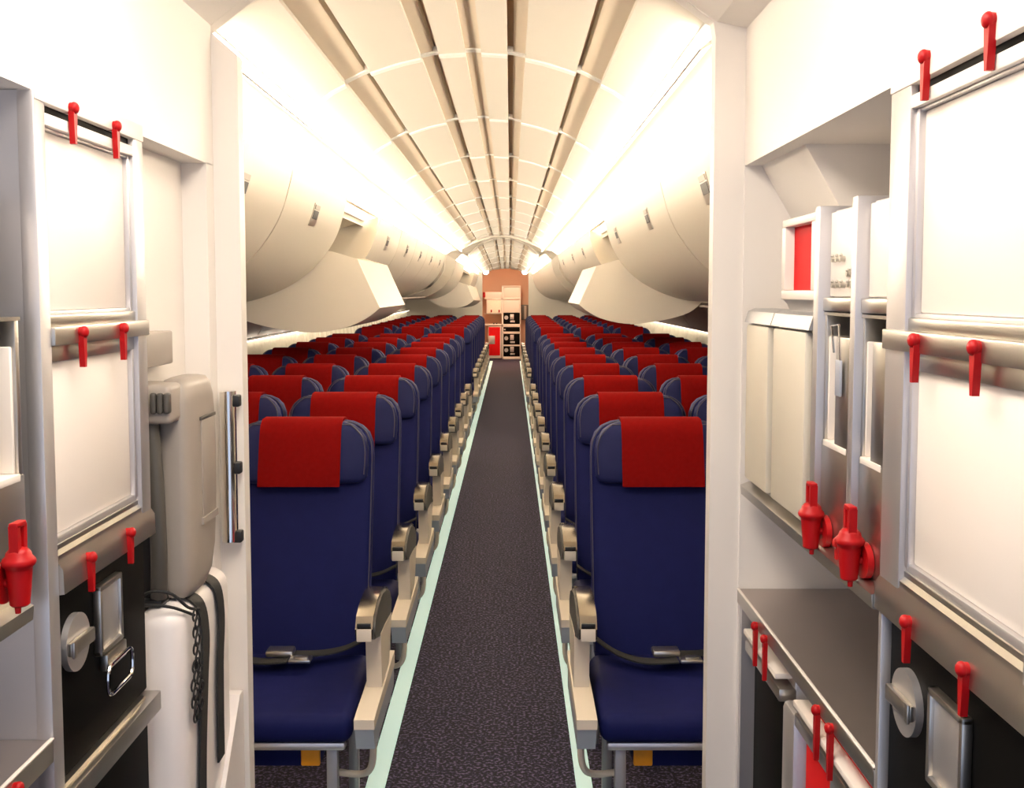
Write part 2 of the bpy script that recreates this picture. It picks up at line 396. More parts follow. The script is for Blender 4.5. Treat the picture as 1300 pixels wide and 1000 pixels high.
# ------------------------------------------------------------------ windows and curtains
def window_mesh(): 
    bm = B(); n = 24; a = []; b = []
    for k in range(n):
        t = 2*PI*k/n; c, s = math.cos(t), math.sin(t)
        y = .115*math.copysign(abs(c)**.6, c); z = .165*math.copysign(abs(s)**.6, s)
        a.append((y, z))
    return a
WO = window_mesh()
k = 0
for sg, sd in ((-1, 'left'), (1, 'right')):
    for i in range(22):
        Y = 6.95 + .505*i
        if Y > 17.9: break
        k += 1
        bm = B(); prism_x(bm, [(Y+y, 1.0+z*.9) for y, z in WO], CX+sg*1.742, CX+sg*1.75)
        struct(f'window_{k}', bm, 'day')
cur = None
bm = B(); n = 56; rows = []
for z in (.58, .8, 1.0, 1.10, 1.13):
    amp = .032 if z < 1.09 else .012
    rows.append([(.245*(2*q/n-1)*(1 if z < 1.1 else 1.02), amp*math.sin(q/n*2*PI*6.5)+.006*math.sin(q*1.7), z) for q in range(n+1)])
for off in (0,):
    V = [[bm.verts.new((y2, y, z)) for (y, y2, z) in r] for r in rows]
    U = [[bm.verts.new((y2+.003, y, z)) for (y, y2, z) in r] for r in rows]
    for a, b in zip(range(len(rows)-1), range(1, len(rows))):
        for q in range(n):
            bm.faces.new((V[a][q], V[a][q+1], V[b][q+1], V[b][q])); bm.faces.new((U[a][q+1], U[a][q], U[b][q], U[b][q+1]))
cur = obj('curtain', bm, 'curtain', ang=80)
first = True
for sg, sd in ((-1, 'left'), (1, 'right')):
    for i in range(22):
        Y = 6.95 + .505*i + .2525
        if Y > 18.1: break
        o = cur if first else cur.copy()
        if not first: C.objects.link(o)
        first = False
        o.location = (CX+sg*1.70, Y, 0)
        if sg > 0: o.rotation_euler.z = PI
        tag(o, f'cream pleated window curtain, {ORD[i] if i < 17 else "far"} along the {sd} wall' if i < 17 else f'cream pleated curtain at the far end of the {sd} wall', 'curtain', f'pleated curtains along the {sd} wall' if i < 17 else f'far curtains on the {sd} wall')

# ------------------------------------------------------------------ aisle floor strips
for x0, x1, sd in ((-.430, -.373, 'left'), (.196, .244, 'right')):
    bm = B(); box(bm, x0, x1, YB-.2, 22.3, .0, .004); tag(obj('floor_strip', bm, 'strip'), f'pale aqua path marking strip along the {sd} edge of the aisle carpet', 'floor marking')

# ------------------------------------------------------------------ seats
def yb(z): return -(1.09-z)*.27
def seat(kind, sg):                       # kind: 'aisle' or 'plain'; sg = side of the aisle edge (+1: towards +x)
    t = thing('airliner_seat', 'x', 'seat')
    bm = B()
    zs = [(.40, .19), (.43, .203), (.50, .207), (.8, .208), (.98, .208), (1.02, .204), (1.05, .192), (1.07, .172), (1.082, .145), (1.086, .12)]
    sect(bm, [(0, yb(z), z, w, .036 if z < 1.05 else .036-(z-1.05)*.5) for z, w in zs], 28, 6)
    back = obj('backrest', bm, 'navy', t, 50)
    bm = B()                              # piping along the back's front rim
    P = [(.204, yb(.45)-.033, .45), (.206, yb(.9)-.034, .9), (.205, yb(1.0)-.034, 1.0), (.198, yb(1.035)-.034, 1.035), (.18, yb(1.062)-.032, 1.062), (.15, yb(1.078)-.03, 1.08), (.10, yb(1.087)-.028, 1.087)]
    Q = smooth_pts(P, 4); tube(bm, [tuple(p) for p in Q] + [(-p.x, p.y, p.z) for p in Q[::-1]], .0018, 6)
    obj('piping', bm, 'pipe', back)
    bm = B()
    zs = [(.912, .168, .012), (.918, .185, .022), (.93, .194, .028), (.96, .197, .03), (1.01, .196, .03), (1.04, .188, .03), (1.062, .172, .028), (1.078, .15, .022), (1.086, .125, .012)]
    sect(bm, [(0, yb(z)-.045, z, w, h) for z, w, h in zs], 28, 5)
    hr = obj('headrest', bm, 'navy2', t, 50)
    bm = B(); P = [(.188, yb(.94)-.072, .94), (.19, yb(1.0)-.073, 1.0), (.183, yb(1.04)-.073, 1.04), (.166, yb(1.063)-.07, 1.063), (.145, yb(1.078)-.063, 1.08)]
    Q = smooth_pts(P, 4); tube(bm, [tuple(p) for p in Q] + [(-p.x, p.y, p.z) for p in Q[::-1]], .0016, 6)
    obj('piping', bm, 'pipe', hr)
    bm = B()                              # cover folded over the top of the headrest
    o = [(yb(.908)-.079, .906), (yb(.93)-.080, .93), (yb(1.0)-.0805, 1.0), (yb(1.05)-.079, 1.05), (yb(1.075)-.072, 1.078), (yb(1.09)-.05, 1.094), (yb(1.09), 1.096), (.034, 1.088), (.045, 1.05), (.035, .95)]
    i_ = [(.027, .95), (.037, 1.05), (.028, 1.080), (yb(1.09), 1.088), (yb(1.09)-.048, 1.086), (yb(1.075)-.066, 1.072), (yb(1.05)-.073, 1.05), (yb(1.0)-.0745, 1.0), (yb(.93)-.074, .93), (yb(.908)-.073, .908)]
    prism_x(bm, o + i_, -.119, .119)
    obj('headrest_cover', bm, 'red', hr, 60)
    bm = B(); x1 = .222 if (kind == 'aisle' and sg > 0) else .208; x0 = -.222 if (kind == 'aisle' and sg < 0) else -.208
    box(bm, x0, x1, -.625, -.205, .355, .452, .028, 4)
    for v in bm.verts:
        if v.co.z > .4: v.co.z -= .02*max(0, 1-abs(v.co.y+.62)/.12) - .012*math.cos(v.co.x*7) + .010
    cu = obj('seat_cushion', bm, 'navy', t, 60)
    bm = B()                              # belt halves lying on the cushion
    zt = .468
    A = smooth_pts([(.205, -.215, zt+.02), (.15, -.26, zt+.004), (.08, -.29, zt), (.0, -.31, zt+.006)], 6)
    D = smooth_pts([(-.205, -.215, zt+.02), (-.15, -.29, zt+.002), (-.08, -.34, zt-.004), (.01, -.35, zt+.002)], 6)
    for P in (A, D): tube(bm, P, 0, 8, flat=(.0035, .0035))
    for P in (A, D):
        for q in range(len(P)-1):
            p, r = P[q], P[q+1]
            vs = [bm.verts.new(p+Vector((0, -.022, .001))), bm.verts.new(p+Vector((0, .022, .001))), bm.verts.new(r+Vector((0, .022, .001))), bm.verts.new(r+Vector((0, -.022, .001)))]
            ws = [bm.verts.new(v.co+Vector((0, 0, .004))) for v in vs]
            bm.faces.new(vs); bm.faces.new(ws[::-1])
            for e in range(4): bm.faces.new((vs[e], ws[e], ws[(e+1) % 4], vs[(e+1) % 4]))
    sb = obj('seat_belt', bm, 'belt', t)
    bm = B(); box(bm, -.055, .02, -.335, -.285, zt+.006, zt+.024, .006); box(bm, .015, .075, -.372, -.332, zt+.002, zt+.012, .003); box(bm, .03, .065, -.362, -.342, zt+.012, zt+.016, .001)
    obj('buckle', bm, 'steel', sb)
    bm = B(); box(bm, -.205, .205, -.61, -.585, .334, .356, .008); obj('frame_rail', bm, 'alu', t)
    bm = B(); box(bm, -.205, .205, -.25, -.225, .334, .356, .008); obj('frame_rail', bm, 'alu', t)
    lx = .17*sg
    bm = B(); box(bm, lx-.014, lx+.014, -.60, -.575, .0, .345, .004); obj('leg', bm, 'leg', t)
    bm = B(); box(bm, lx-.014, lx+.014, -.25, -.225, .0, .345, .004); obj('leg', bm, 'leg', t)
    bm = B(); box(bm, -.20, lx*1.0 - .035 if sg > 0 else .20, -.56, -.36, .27, .330, .012) if sg > 0 else box(bm, lx+.035, .20, -.56, -.36, .27, .330, .012)
    po = obj('life_vest_pouch', bm, 'navy', t)
    bm = B(); box(bm, sg*.085, sg*.133, -.564, -.50, .275, .328, .004); obj('pull_tag', bm, 'orange', po)
    if kind == 'aisle':
        ax = lambda u: sg*u
        bm = B()                          # curved armrest body
        out = [(-.56, .600), (-.575, .612), (-.578, .634), (-.56, .655), (-.50, .672), (-.42, .676), (-.33, .665), (-.25, .64), (-.205, .60), (-.22, .56), (-.36, .575), (-.48, .582)]
        prism_x(bm, out, ax(.231), ax(.277)); bmesh.ops.bevel(bm, geom=bm.edges[:], offset=.004, segments=2, affect='EDGES')
        ar = obj('armrest', bm, 'dgrey', t)
        bm = B()
        oc = [(-.582, .608), (-.588, .635), (-.566, .662), (-.50, .680), (-.42, .684), (-.33, .672), (-.26, .65), (-.26, .644), (-.33, .665), (-.42, .677), (-.50, .673), (-.56, .655), (-.578, .634), (-.575, .612)]
        prism_x(bm, oc, ax(.229), ax(.272)); obj('armrest_cap', bm, 'armcap', ar)
        bm = B(); box(bm, ax(.234), ax(.268), -.592, -.584, .640, .650, .001); obj('trim_line', bm, 'black', ar)
        bm = B(); box(bm, ax(.2325), ax(.2695), -.590, -.583, .604, .636, .002); obj('front_plate', bm, 'side', ar)
        bm = B()                          # upright and lower fairing
        prism_x(bm, [(-.47, .585), (-.45, .43), (-.30, .43), (-.22, .565), (-.36, .58)], ax(.238), ax(.278))
        prism_x(bm, [(-.645, .404), (-.645, .428), (-.60, .432), (-.19, .445), (-.19, .404)], ax(.232), ax(.282))
        obj('side_panel', bm, 'side', t)
        bm = B(); prism_x(bm, [(-.643, .403), (-.62, .345), (-.2, .345), (-.19, .403)], ax(.234), ax(.280)); obj('side_box', bm, 'cool', t)
        bm = B(); tube(bm, smooth_pts([(sg*.262, -.52, .35), (sg*.264, -.535, .29), (sg*.252, -.52, .245), (sg*.222, -.50, .225), (sg*.17, -.49, .225)], 5), .009, 10)
        obj('bumper_tube', bm, 'side', t)
    return t
protos = {('aisle', 1): seat('aisle', 1), ('aisle', -1): seat('aisle', -1), ('plain', 1): seat('plain', 1), ('plain', -1): seat('plain', -1)}
used = set()
rows = [3.15 + .787*k for k in range(9)] + [3.15 + .787*(k+10.4-.0) for k in range(8)]
for r, Y in enumerate(rows):
    for sg, sd in ((1, 'left'), (-1, 'right')):      # sg: towards which x the aisle lies
        for c, off in enumerate((.529, .956, 1.381)):
            x = CX - sg*off
            if Y < 2.4: continue
            # seats whose every part stays behind the partition are not in view
            edge = (-.63, .49)[sg < 0]
            lim = edge/YB*Y
            if (sg > 0 and x + .2 < lim) or (sg < 0 and x - .2 > lim): continue
            key = ('aisle' if c == 0 else 'plain', sg)
            o = protos[key] if key not in used else copy_tree(protos[key])
            used.add(key)
            o.location = (x, Y, 0)
            o['label'] = f'navy blue {("aisle", "middle", "window")[c]} seat with red headrest cover, {ORD[r]} row from the front on the {sd}'
            o['group'] = 'passenger seats in rows'

# ------------------------------------------------------------------ front bulkhead and vestibule shell
def wall_poly(name, pts, y0, y1, m='wall'):
    bm = B(); prism_y(bm, pts, y0, y1); return struct(name, bm, m)
OL, OR_ = -.603, .452
wall_poly('wall_front', [(-1.9, 0), (OL, 0), (OL, 1.99), (-.668, 2.047), (-.59, 2.108), (-.45, 2.19), (-.28, 2.26), (-.08, 2.285), (.10, 2.25), (.25, 2.185), (.36, 2.125), (OR_-.005, 2.062), (OR_, 2.03), (OR_, 0), (1.8, 0), (1.8, 2.6), (-1.9, 2.6)], YB, YB+.045)
XL, XR = -.66, .52
ZC = 2.04                                 # vestibule ceiling
AR = [(-1.5, 2.045), (-.672, 2.045), (-.59, 2.108), (-.45, 2.19), (-.28, 2.26), (-.08, 2.285), (.10, 2.25), (.25, 2.185), (.36, 2.125), (.455, 2.062), (.535, 2.045), (1.4, 2.045)]
bm = B()
for (xa, za), (xb, zb) in zip(AR, AR[1:]): prism_y(bm, [(xa, za), (xb, zb), (xb, zb+.04), (xa, za+.04)], -.6, YB)
bmesh.ops.remove_doubles(bm, verts=bm.verts, dist=1e-5)
struct('ceiling_vestibule', bm, 'wall')
# fascias above the galleys, end walls and backs
for s, X, n in ((-1, XL, 9), (1, XR, 10)):
    bm = B(); box(bm, X, X+s*.9, -.6, YB, 1.748, ZC+.02)
    if s < 0:
        box(bm, X, X-.06, 2.316, YB, 0, 1.75)             # pier beside the niche
    else:
        box(bm, X, X+.9, YB-.005, YB, 0, 1.75)
    struct(f'trim_{n}', bm, 'wall')
bm = B(); box(bm, XL-.055, XL-.075, 1.90, 2.33, 0, 1.75); struct('wall_niche', bm, 'wall')
bm = B(); box(bm, XR+.62, XR+.66, -.6, YB, 0, 1.75)
# slanted hull facet over the counter
a = [(.556, 1.75), (.556+.32, 1.20), (1.14, 1.20), (1.14, 1.75)]
prism_y(bm, a, 2.02, YB-.004); struct('trim_11', bm, 'wall')
bm = B(); box(bm, XL-.62, XL-.66, -.6, 1.48, 0, 1.75); struct('trim_12', bm, 'wall')
bm = B(); box(bm, -.42, .06, .45, 1.7, 2.18, 2.20, .004)
t = thing('ceiling_light', 'bright white ceiling light panel over the galley vestibule', 'light', (0, 0, 0))
obj('diffuser', bm, 'vestW', t)
bm = B()
for x0, x1, y0, y1 in ((-.44, -.42, .43, 1.72), (.06, .08, .43, 1.72), (-.44, .08, .43, .45), (-.44, .08, 1.7, 1.72)): box(bm, x0, x1, y0, y1, 2.175, 2.205, .002)
obj('frame', bm, 'alu', t)

# ------------------------------------------------------------------ galley pieces
def gb(bm, s, u0, u1, y0, y1, z0, z1, r=0, seg=2):   # u: metres out of the galley face into the room
    X = XL if s < 0 else XR
    box(bm, X-s*u0, X-s*u1, y0, y1, z0, z1, r, seg)
def gx(s, u): return (XL if s < 0 else XR) - s*u
def latch(par, s, u, y, z, L=.053, tilt=0, m='redp', sc=1.12):
    bm = B(); x = gx(s, u)
    cyl(bm, (gx(s, u-.012), y, z), (gx(s, u+.006), y, z), .0062*sc, .0078*sc, 18)
    ball(bm, (gx(s, u+.006), y, z), .0082*sc, (.75, 1, 1), 16)
    pts = [(-.0062*sc, 0), (.0062*sc, 0), (.0046*sc, -L*.55), (.0029*sc, -L), (-.0029*sc, -L), (-.0046*sc, -L*.55)]
    P = [(y + a*math.cos(tilt) - b*math.sin(tilt), z + a*math.sin(tilt) + b*math.cos(tilt)) for a, b in pts]
    k = len(bm.edges); prism_x(bm, P, gx(s, u-.001), gx(s, u+.0075))
    return obj('turn_latch', bm, m, par)
def column(s, y0, y1, label, near):
    d = thing('galley_cabinet', label, 'cabinet', (0, 0, 0))
    # y0..y1 with the posts; door span
    pn, pf = (.034, .045) if s < 0 else (.05, .070)
    a, b = y0+pn, y1-pf
    bm = B()
    gb(bm, s, -.50, -.018, y0, y0+.012, .0, 1.747); gb(bm, s, -.50, -.018, y1-.006, y1, .0, 1.747)          # side walls
    gb(bm, s, -.02, .004, y0-.001, a, 1.03 if s > 0 else 0, 1.747, .002); gb(bm, s, -.02, .004, b, y1, 1.03, 1.747, .002)    # posts
    if s > 0: gb(bm, s, -.02, .004, y1-.012, y1, 0, 1.04, .002); gb(bm, s, -.02, .004, y0-.001, y0+.01, 0, 1.04, .002)
    gb(bm, s, -.5, -.48, y0, y1, 0, 1.747)
    obj('carcass', bm, 'alu', d)
    bm = B(); gb(bm, s, -.02, .006, y0, y1, 1.735, 1.765, .002); gb(bm, s, -.02, .003, a, b, 1.705, 1.722, .001); obj('top_band', bm, 'cream', d)
    bm = B(); gb(bm, s, -.02, -.006, a, b, 1.720, 1.737); obj('slot', bm, 'gloss', d)
    for z0, z1 in ((1.436, 1.705), (1.105, 1.372)):
        bm = B(); gb(bm, s, -.03, -.012, a+.012, b-.010, z0+.006, z1-.004, .003); dr = obj('door', bm, 'cream', d)
        bm = B()
        gb(bm, s, -.03, -.004, a, a+.012, z0, z1, .002); gb(bm, s, -.03, -.004, b-.010, b, z0, z1, .002); gb(bm, s, -.03, -.006, a, b, z0-.008, z0+.006, .002); gb(bm, s, -.03, -.006, a, b, z1-.004, z1, .001)
        obj('door_frame', bm, 'alu', dr)
    bm = B(); gb(bm, s, -.02, .009, y0+.034 if s < 0 else y0, y1 if s < 0 else y1-.0, 1.392, 1.419, .002); gb(bm, s, -.02, .0, a, b, 1.418, 1.436, .002); gb(bm, s, -.02, -.004, a, b, 1.368, 1.394, .001)
    obj('middle_rail', bm, 'steel', d)
    bm = B()
    prism_y(bm, [(gx(s, -.02), 1.105), (gx(s, -.004), 1.099), (gx(s, -.004), 1.092), (gx(s, .002), 1.086), (gx(s, .002), 1.078), (gx(s, .010), 1.066), (gx(s, .011), 1.030), (gx(s, -.02), 1.026)], y0+(.034 if s < 0 else 0), y1-.0)
    obj('sill', bm, 'steel', d)
    bm = B(); gb(bm, s, -.02, .014, y0+(.034 if s < 0 else 0), y1, .700, .735, .002); gb(bm, s, -.3, .0, a, b, .735, .742); obj('lower_rail', bm, 'steel', d)
    return d, (a if s < 0 else y0+.012), (y1-.008 if s < 0 else y1-.014)
def container(s, a, b, z0, z1, label, group, ds):
    t = thing('galley_container', label, 'container', (gx(s, -.2), (a+b)/2, z0), group)
    ox, oy, oz = t.location
    def g(bm, u0, u1, y0, y1, zz0, zz1, r=0): box(bm, gx(s, u0)-ox, gx(s, u1)-ox, y0-oy, y1-oy, zz0-oz, zz1-oz, r)
    bm = B(); g(bm, -.42, -.008, a+.002, b-.002, z0, z1, .004); obj('case', bm, 'gloss', t)
    yd, zd = ds[0]
    bm = B(); cyl(bm, (gx(s, -.008)-ox, yd-oy, zd-oz), (gx(s, .002)-ox, yd-oy, zd-oz), .044, .044, 36)
    q = obj('rotary_latch', bm, 'alu', t)
    bm = B(); g(bm, .002, .012, yd-.042, yd+.042, zd-.011, zd+.011, .003); g(bm, .009, .0135, yd-.043, yd-.031, zd-.013, zd+.013, .002); obj('grip', bm, 'steel', q)
    if len(ds) > 1:
        (py0, py1, pz0, pz1) = ds[1]
        bm = B()
        for e in ((py0, py0+.010, pz0, pz1), (py1-.010, py1, pz0, pz1), (py0, py1, pz0, pz0+.010), (py0, py1, pz1-.010, pz1)): g(bm, -.008, .006, *e, .003)
        q = obj('plate_frame', bm, 'steel', t)
        bm = B(); g(bm, -.008, .000, py0+.008, py1-.008, pz0+.008, pz1-.008, .002); obj('plate', bm, 'alu', q)
    if len(ds) > 2:
        (hy0, hy1, hz) = ds[2]
        bm = B(); g(bm, -.008, .006, hy0+.012, hy1-.012, hz-.012, hz+.016, .003)
        q = obj('handle_mount', bm, 'steel', t)
        bm = B(); r = .018
        P = []
        zt, zb = hz, hz-.050
        for cyy, cz, a0 in ((hy1-r, zt-r, 0), (hy0+r, zt-r, 90), (hy0+r, zb+r, 180), (hy1-r, zb+r, 270)):
            for k in range(6):
                an = math.radians(a0+k*18); P.append((gx(s, .010)-ox, cyy+r*math.cos(an)-oy, cz+r*math.sin(an)-oz))
        P.append(P[0]); tube(bm, P, .0035, 8); obj('handle', bm, 'chrome', q)
    return t
# left storage column
d, a, b = column(-1, 1.475, 1.905, 'tall metal galley cabinet with two cream doors on the left wall', 1)
for y, z, u in ((1.592, 1.742, .006), (1.764, 1.742, .006), (1.597, 1.409, .009), (1.765, 1.409, .009), (1.600, 1.062, .011), (1.768, 1.062, .011)):
    latch(d, -1, u, y, z)
container(-1, a, b, .742, 1.024, 'black galley container with round silver latch and loop handle, left cabinet above the lower rail', None, [(1.575, .938), (1.655, 1.752, .885, 1.000), (1.665, 1.775, .865)])
container(-1, a, b, .38, .698, 'black galley container below the lower rail of the left cabinet', None, [(1.575, .56)])
# right storage column
d, a, b = column(1, .99, 1.452, 'tall metal galley cabinet with two large cream doors on the right wall', 1)
for y, z, u in ((1.322, 1.758, .006), (1.146, 1.758, .006), (1.323, 1.409, .009), (1.150, 1.409, .009), (1.320, 1.050, .011), (1.150, 1.050, .011)):
    latch(d, 1, u, y, z)
container(1, a, b, .742, 1.024, 'black galley container with round silver latch in the right cabinet', None, [(1.357, .930), (1.170, 1.272, .865, .985), (1.16, 1.27, .83)])

def tap(s, y, z, label, u=.023):
    t = thing('beverage_tap', label, 'tap', (gx(s, u), y, z), 'red taps on the beverage makers'); t.scale = (1, 1, .82)
    bm = B()
    lathe(bm, (0, 0, 0), [(.004, -.058), (.010, -.056), (.0125, -.053), (.0165, .002), (.0170, .006), (.0205, .010), (.0215, .015), (.0200, .020), (.0165, .024), (.0155, .030), (.011, .036), (.006, .038)], 24)
    cyl(bm, (0, -.006, -.066), (0, -.006, -.052), .0035, .0045, 10)
    obj('tap_body', bm, 'redp', t)
    bm = B()                              # squeeze loop on top
    for sy in (-1, 1):
        prism_x(bm, [(sy*.004, .026), (sy*.013, .030), (sy*.0135, .074), (sy*.006, .074), (sy*.0035, .050)], -.006, .006)
    box(bm, -.006, .006, -.0135, .0135, .070, .079, .002)
    obj('tap_handle', bm, 'redp', t)
    bm = B(); cyl(bm, (s*.012, 0, -.02), (s*(u-.002), 0, -.02), .008, .008, 12); cyl(bm, (s*(u-.006), 0, -.02), (s*(u+.003), 0, -.02), .032, .032, 28); obj('mounting_disc', bm, 'redp', t)
    return t
def brewer(s, y0, y1, label, dark=True, tagged=False):
    t = thing('coffee_maker', label, 'coffee maker', (gx(s, -.15), (y0+y1)/2, 1.05))
    ox, oy, oz = t.location
    def g(bm, u0, u1, a, b, z0, z1, r=0): box(bm, gx(s, u0)-ox, gx(s, u1)-ox, a-oy, b-oy, z0-oz, z1-oz, r)
    bm = B()
    g(bm, -.35, -.06, y0, y1, 1.052, 1.436)
    g(bm, -.062, -.004, y0, y1, 1.052, 1.222, .003)
    w = (y1-y0)
    g(bm, -.062, -.004, y0, y0+.10*w, 1.22, 1.436, .002); g(bm, -.062, -.004, y0+.10*w, y1-.42*w, 1.22, 1.398, .002); g(bm, -.062, -.006, y1-.06*w, y1, 1.22, 1.436, .002); g(bm, -.062, -.004, y0, y1, 1.431, 1.436)
    obj('body', bm, 'steel', t)
    bm = B(); g(bm, -.0615, -.055, y0+.10*w, y1-.06*w, 1.399, 1.431); obj('slot', bm, 'black', t)
    bm = B(); g(bm, -.055, -.010, y1-.10*w, y1-.062*w, 1.224, 1.396, .002); obj('lit_recess_wall', bm, 'cream', t)  # far wall of the recess, its lit look put into the cream colour
    bm = B(); g(bm, -.055, -.003, y0+.20*w, y1-.07*w, 1.214, 1.224, .001); obj('ledge', bm, 'cream', t)
    if tagged:
        ym = (y0+y1)/2-.01; bm = B()
        tube(bm, [(gx(s, -.001)-ox, ym+.022-oy, 1.372-oz), (gx(s, .004)-ox, ym+.022-oy, 1.415-oz), (gx(s, .004)-ox, ym-.015-oy, 1.418-oz), (gx(s, .0)-ox, ym-.015-oy, 1.36-oz)], .0018, 6)
        q = obj('wire_bail', bm, 'chrome', t)
        bm = B(); g(bm, -.001, .003, ym-.022, ym+.003, 1.305, 1.362, .001); obj('label_tag', bm, 'cool', q)
    return t
# ---- right bay: units above the counter
t = thing('galley_shelf_frame', 'silver posts and sill holding the galley units on the right', 'frame', (0, 0, 0))
bm = B(); prism_y(bm, [(XR-.012, 1.026), (XR-.014, 1.046), (XR+.005, 1.054), (XR+.35, 1.054), (XR+.35, 1.024), (XR+.02, 1.02)], 1.454, 2.30); obj('sill', bm, 'steel', t)
for y0, y1 in ((1.577, 1.600), (1.768, 1.795)):
    bm = B(); gb(bm, 1, -.10, .006, y0, y1, 1.05, 1.612, .002); obj('post', bm, 'alu', t)
for y in (1.64,): latch(t, 1, .0, y, 1.075, .045)
def upper_panel(y0, y1, label, knobs):
    t = thing('control_panel', label, 'control panel', (gx(1, -.1), (y0+y1)/2, 1.437)); ox, oy, oz = t.location
    def g(bm, u0, u1, a, b, z0, z1, r=0): box(bm, gx(1, u0)-ox, gx(1, u1)-ox, a-oy, b-oy, z0-oz, z1-oz, r)
    bm = B(); g(bm, -.35, -.02, y0, y1, 1.437, 1.604, .002); obj('housing', bm, 'alu', t)
    bm = B(); g(bm, -.03, -.012, y0+.004, y1-.004, 1.462, 1.600, .002); obj('face', bm, 'cream', t)
    bm = B(); g(bm, -.03, -.002, y0, y1, 1.438, 1.460, .002); obj('lower_band', bm, 'steel', t)
    for (fy, z, k) in knobs:
        y = y0+(y1-y0)*fy; bm = B()
        if k == 'k': cyl(bm, (gx(1, -.013)-ox, y-oy, z-oz), (gx(1, -.004)-ox, y-oy, z-oz), .0048, .004, 12); ball(bm, (gx(1, -.006)-ox, y-oy, z+.006-oz), .003)
        else: g(bm, -.013, -.008, y-.008, y+.008, z-.008, z+.008, .001)
        obj('switch', bm, 'steel' if k == 'k' else 'white', t)
upper_panel(1.602, 1.766, 'cream control panel with small silver switches, between the red screen and the cabinet', [(.80, 1.522, 'k'), (.66, 1.522, 'k'), (.52, 1.522, 'k'), (.78, 1.480, 'k'), (.64, 1.480, 'k'), (.50, 1.480, 'k'), (.30, 1.480, 'k'), (.20, 1.480, 'k'), (.32, 1.497, 'k'), (.22, 1.499, 'k'), (.2, 1.545, 'p'), (.2, 1.522, 'p')])
upper_panel(1.456, 1.575, 'blank cream panel beside the tall right cabinet, above the nearer coffee maker', [])
brewer(1, 1.602, 1.766, 'steel coffee maker with hanging tag below the switch panel on the right', tagged=True)
brewer(1, 1.456, 1.575, 'narrow steel coffee maker between the tall right cabinet and the tagged one')
tap(1, 1.722, 1.092, 'red plastic tap on the right galley, farther of two, below the tagged coffee maker')
tap(1, 1.524, 1.094, 'red plastic tap on the right galley, next to the tall cabinet')
t = thing('screen_box', 'cream framed box with a bright red recessed panel on top of the right cabinets', 'screen', (XR+.1, 1.91, 1.43)); ox, oy, oz = t.location
bm = B()
for y0, y1, z0, z1 in ((1.800, 1.822, 1.472, 1.590), (1.995, 2.018, 1.472, 1.590), (1.80, 2.018, 1.590, 1.604), (1.80, 2.018, 1.455, 1.472)): box(bm, XR-.004-ox, XR+.20-ox, y0-oy, y1-oy, z0-oz, z1-oz, .002)
box(bm, XR+.05-ox, XR+.20-ox, 1.80-oy, 2.018-oy, 1.46-oz, 1.60-oz)
obj('frame', bm, 'cream', t)
bm = B(); box(bm, XR+.014-ox, XR+.052-ox, 1.820-oy, 1.997-oy, 1.470-oz, 1.592-oz); obj('red_panel', bm, 'redf', t)
bm = B(); prism_y(bm, [(XR+.012-ox, 1.433-oz), (XR+.006-ox, 1.447-oz), (XR-.004-ox, 1.457-oz), (XR+.2-ox, 1.457-oz), (XR+.2-ox, 1.433-oz)], 1.80-oy, 2.01-oy); obj('base', bm, 'alu', t)
for y0, y1, lb in ((1.80, 2.062, 'narrow beige galley cabinet under the red screen box'), (2.066, 2.292, 'narrow beige galley cabinet at the far end of the right counter')):
    t = thing('galley_locker', lb, 'cabinet', (XR+.1, (y0+y1)/2, 1.05)); ox, oy, oz = t.location
    bm = B(); box(bm, XR+.004-ox, XR+.3-ox, y0-oy, y1-oy, 1.055-oz, 1.432-oz, .006); obj('carcass', bm, 'leg', t)
    bm = B(); prism_y(bm, [(XR-.012-ox, 1.404-oz), (XR-.004-ox, 1.428-oz), (XR+.01-ox, 1.434-oz), (XR+.05-ox, 1.434-oz), (XR+.05-ox, 1.404-oz)], y0-oy, y1-oy); obj('top_lip', bm, 'leg', t)
    bm = B(); box(bm, XR-.010-ox, XR+.006-ox, y0+.028-oy, y1-.012-oy, 1.066-oz, 1.400-oz, .005); obj('door', bm, 'beige', t)
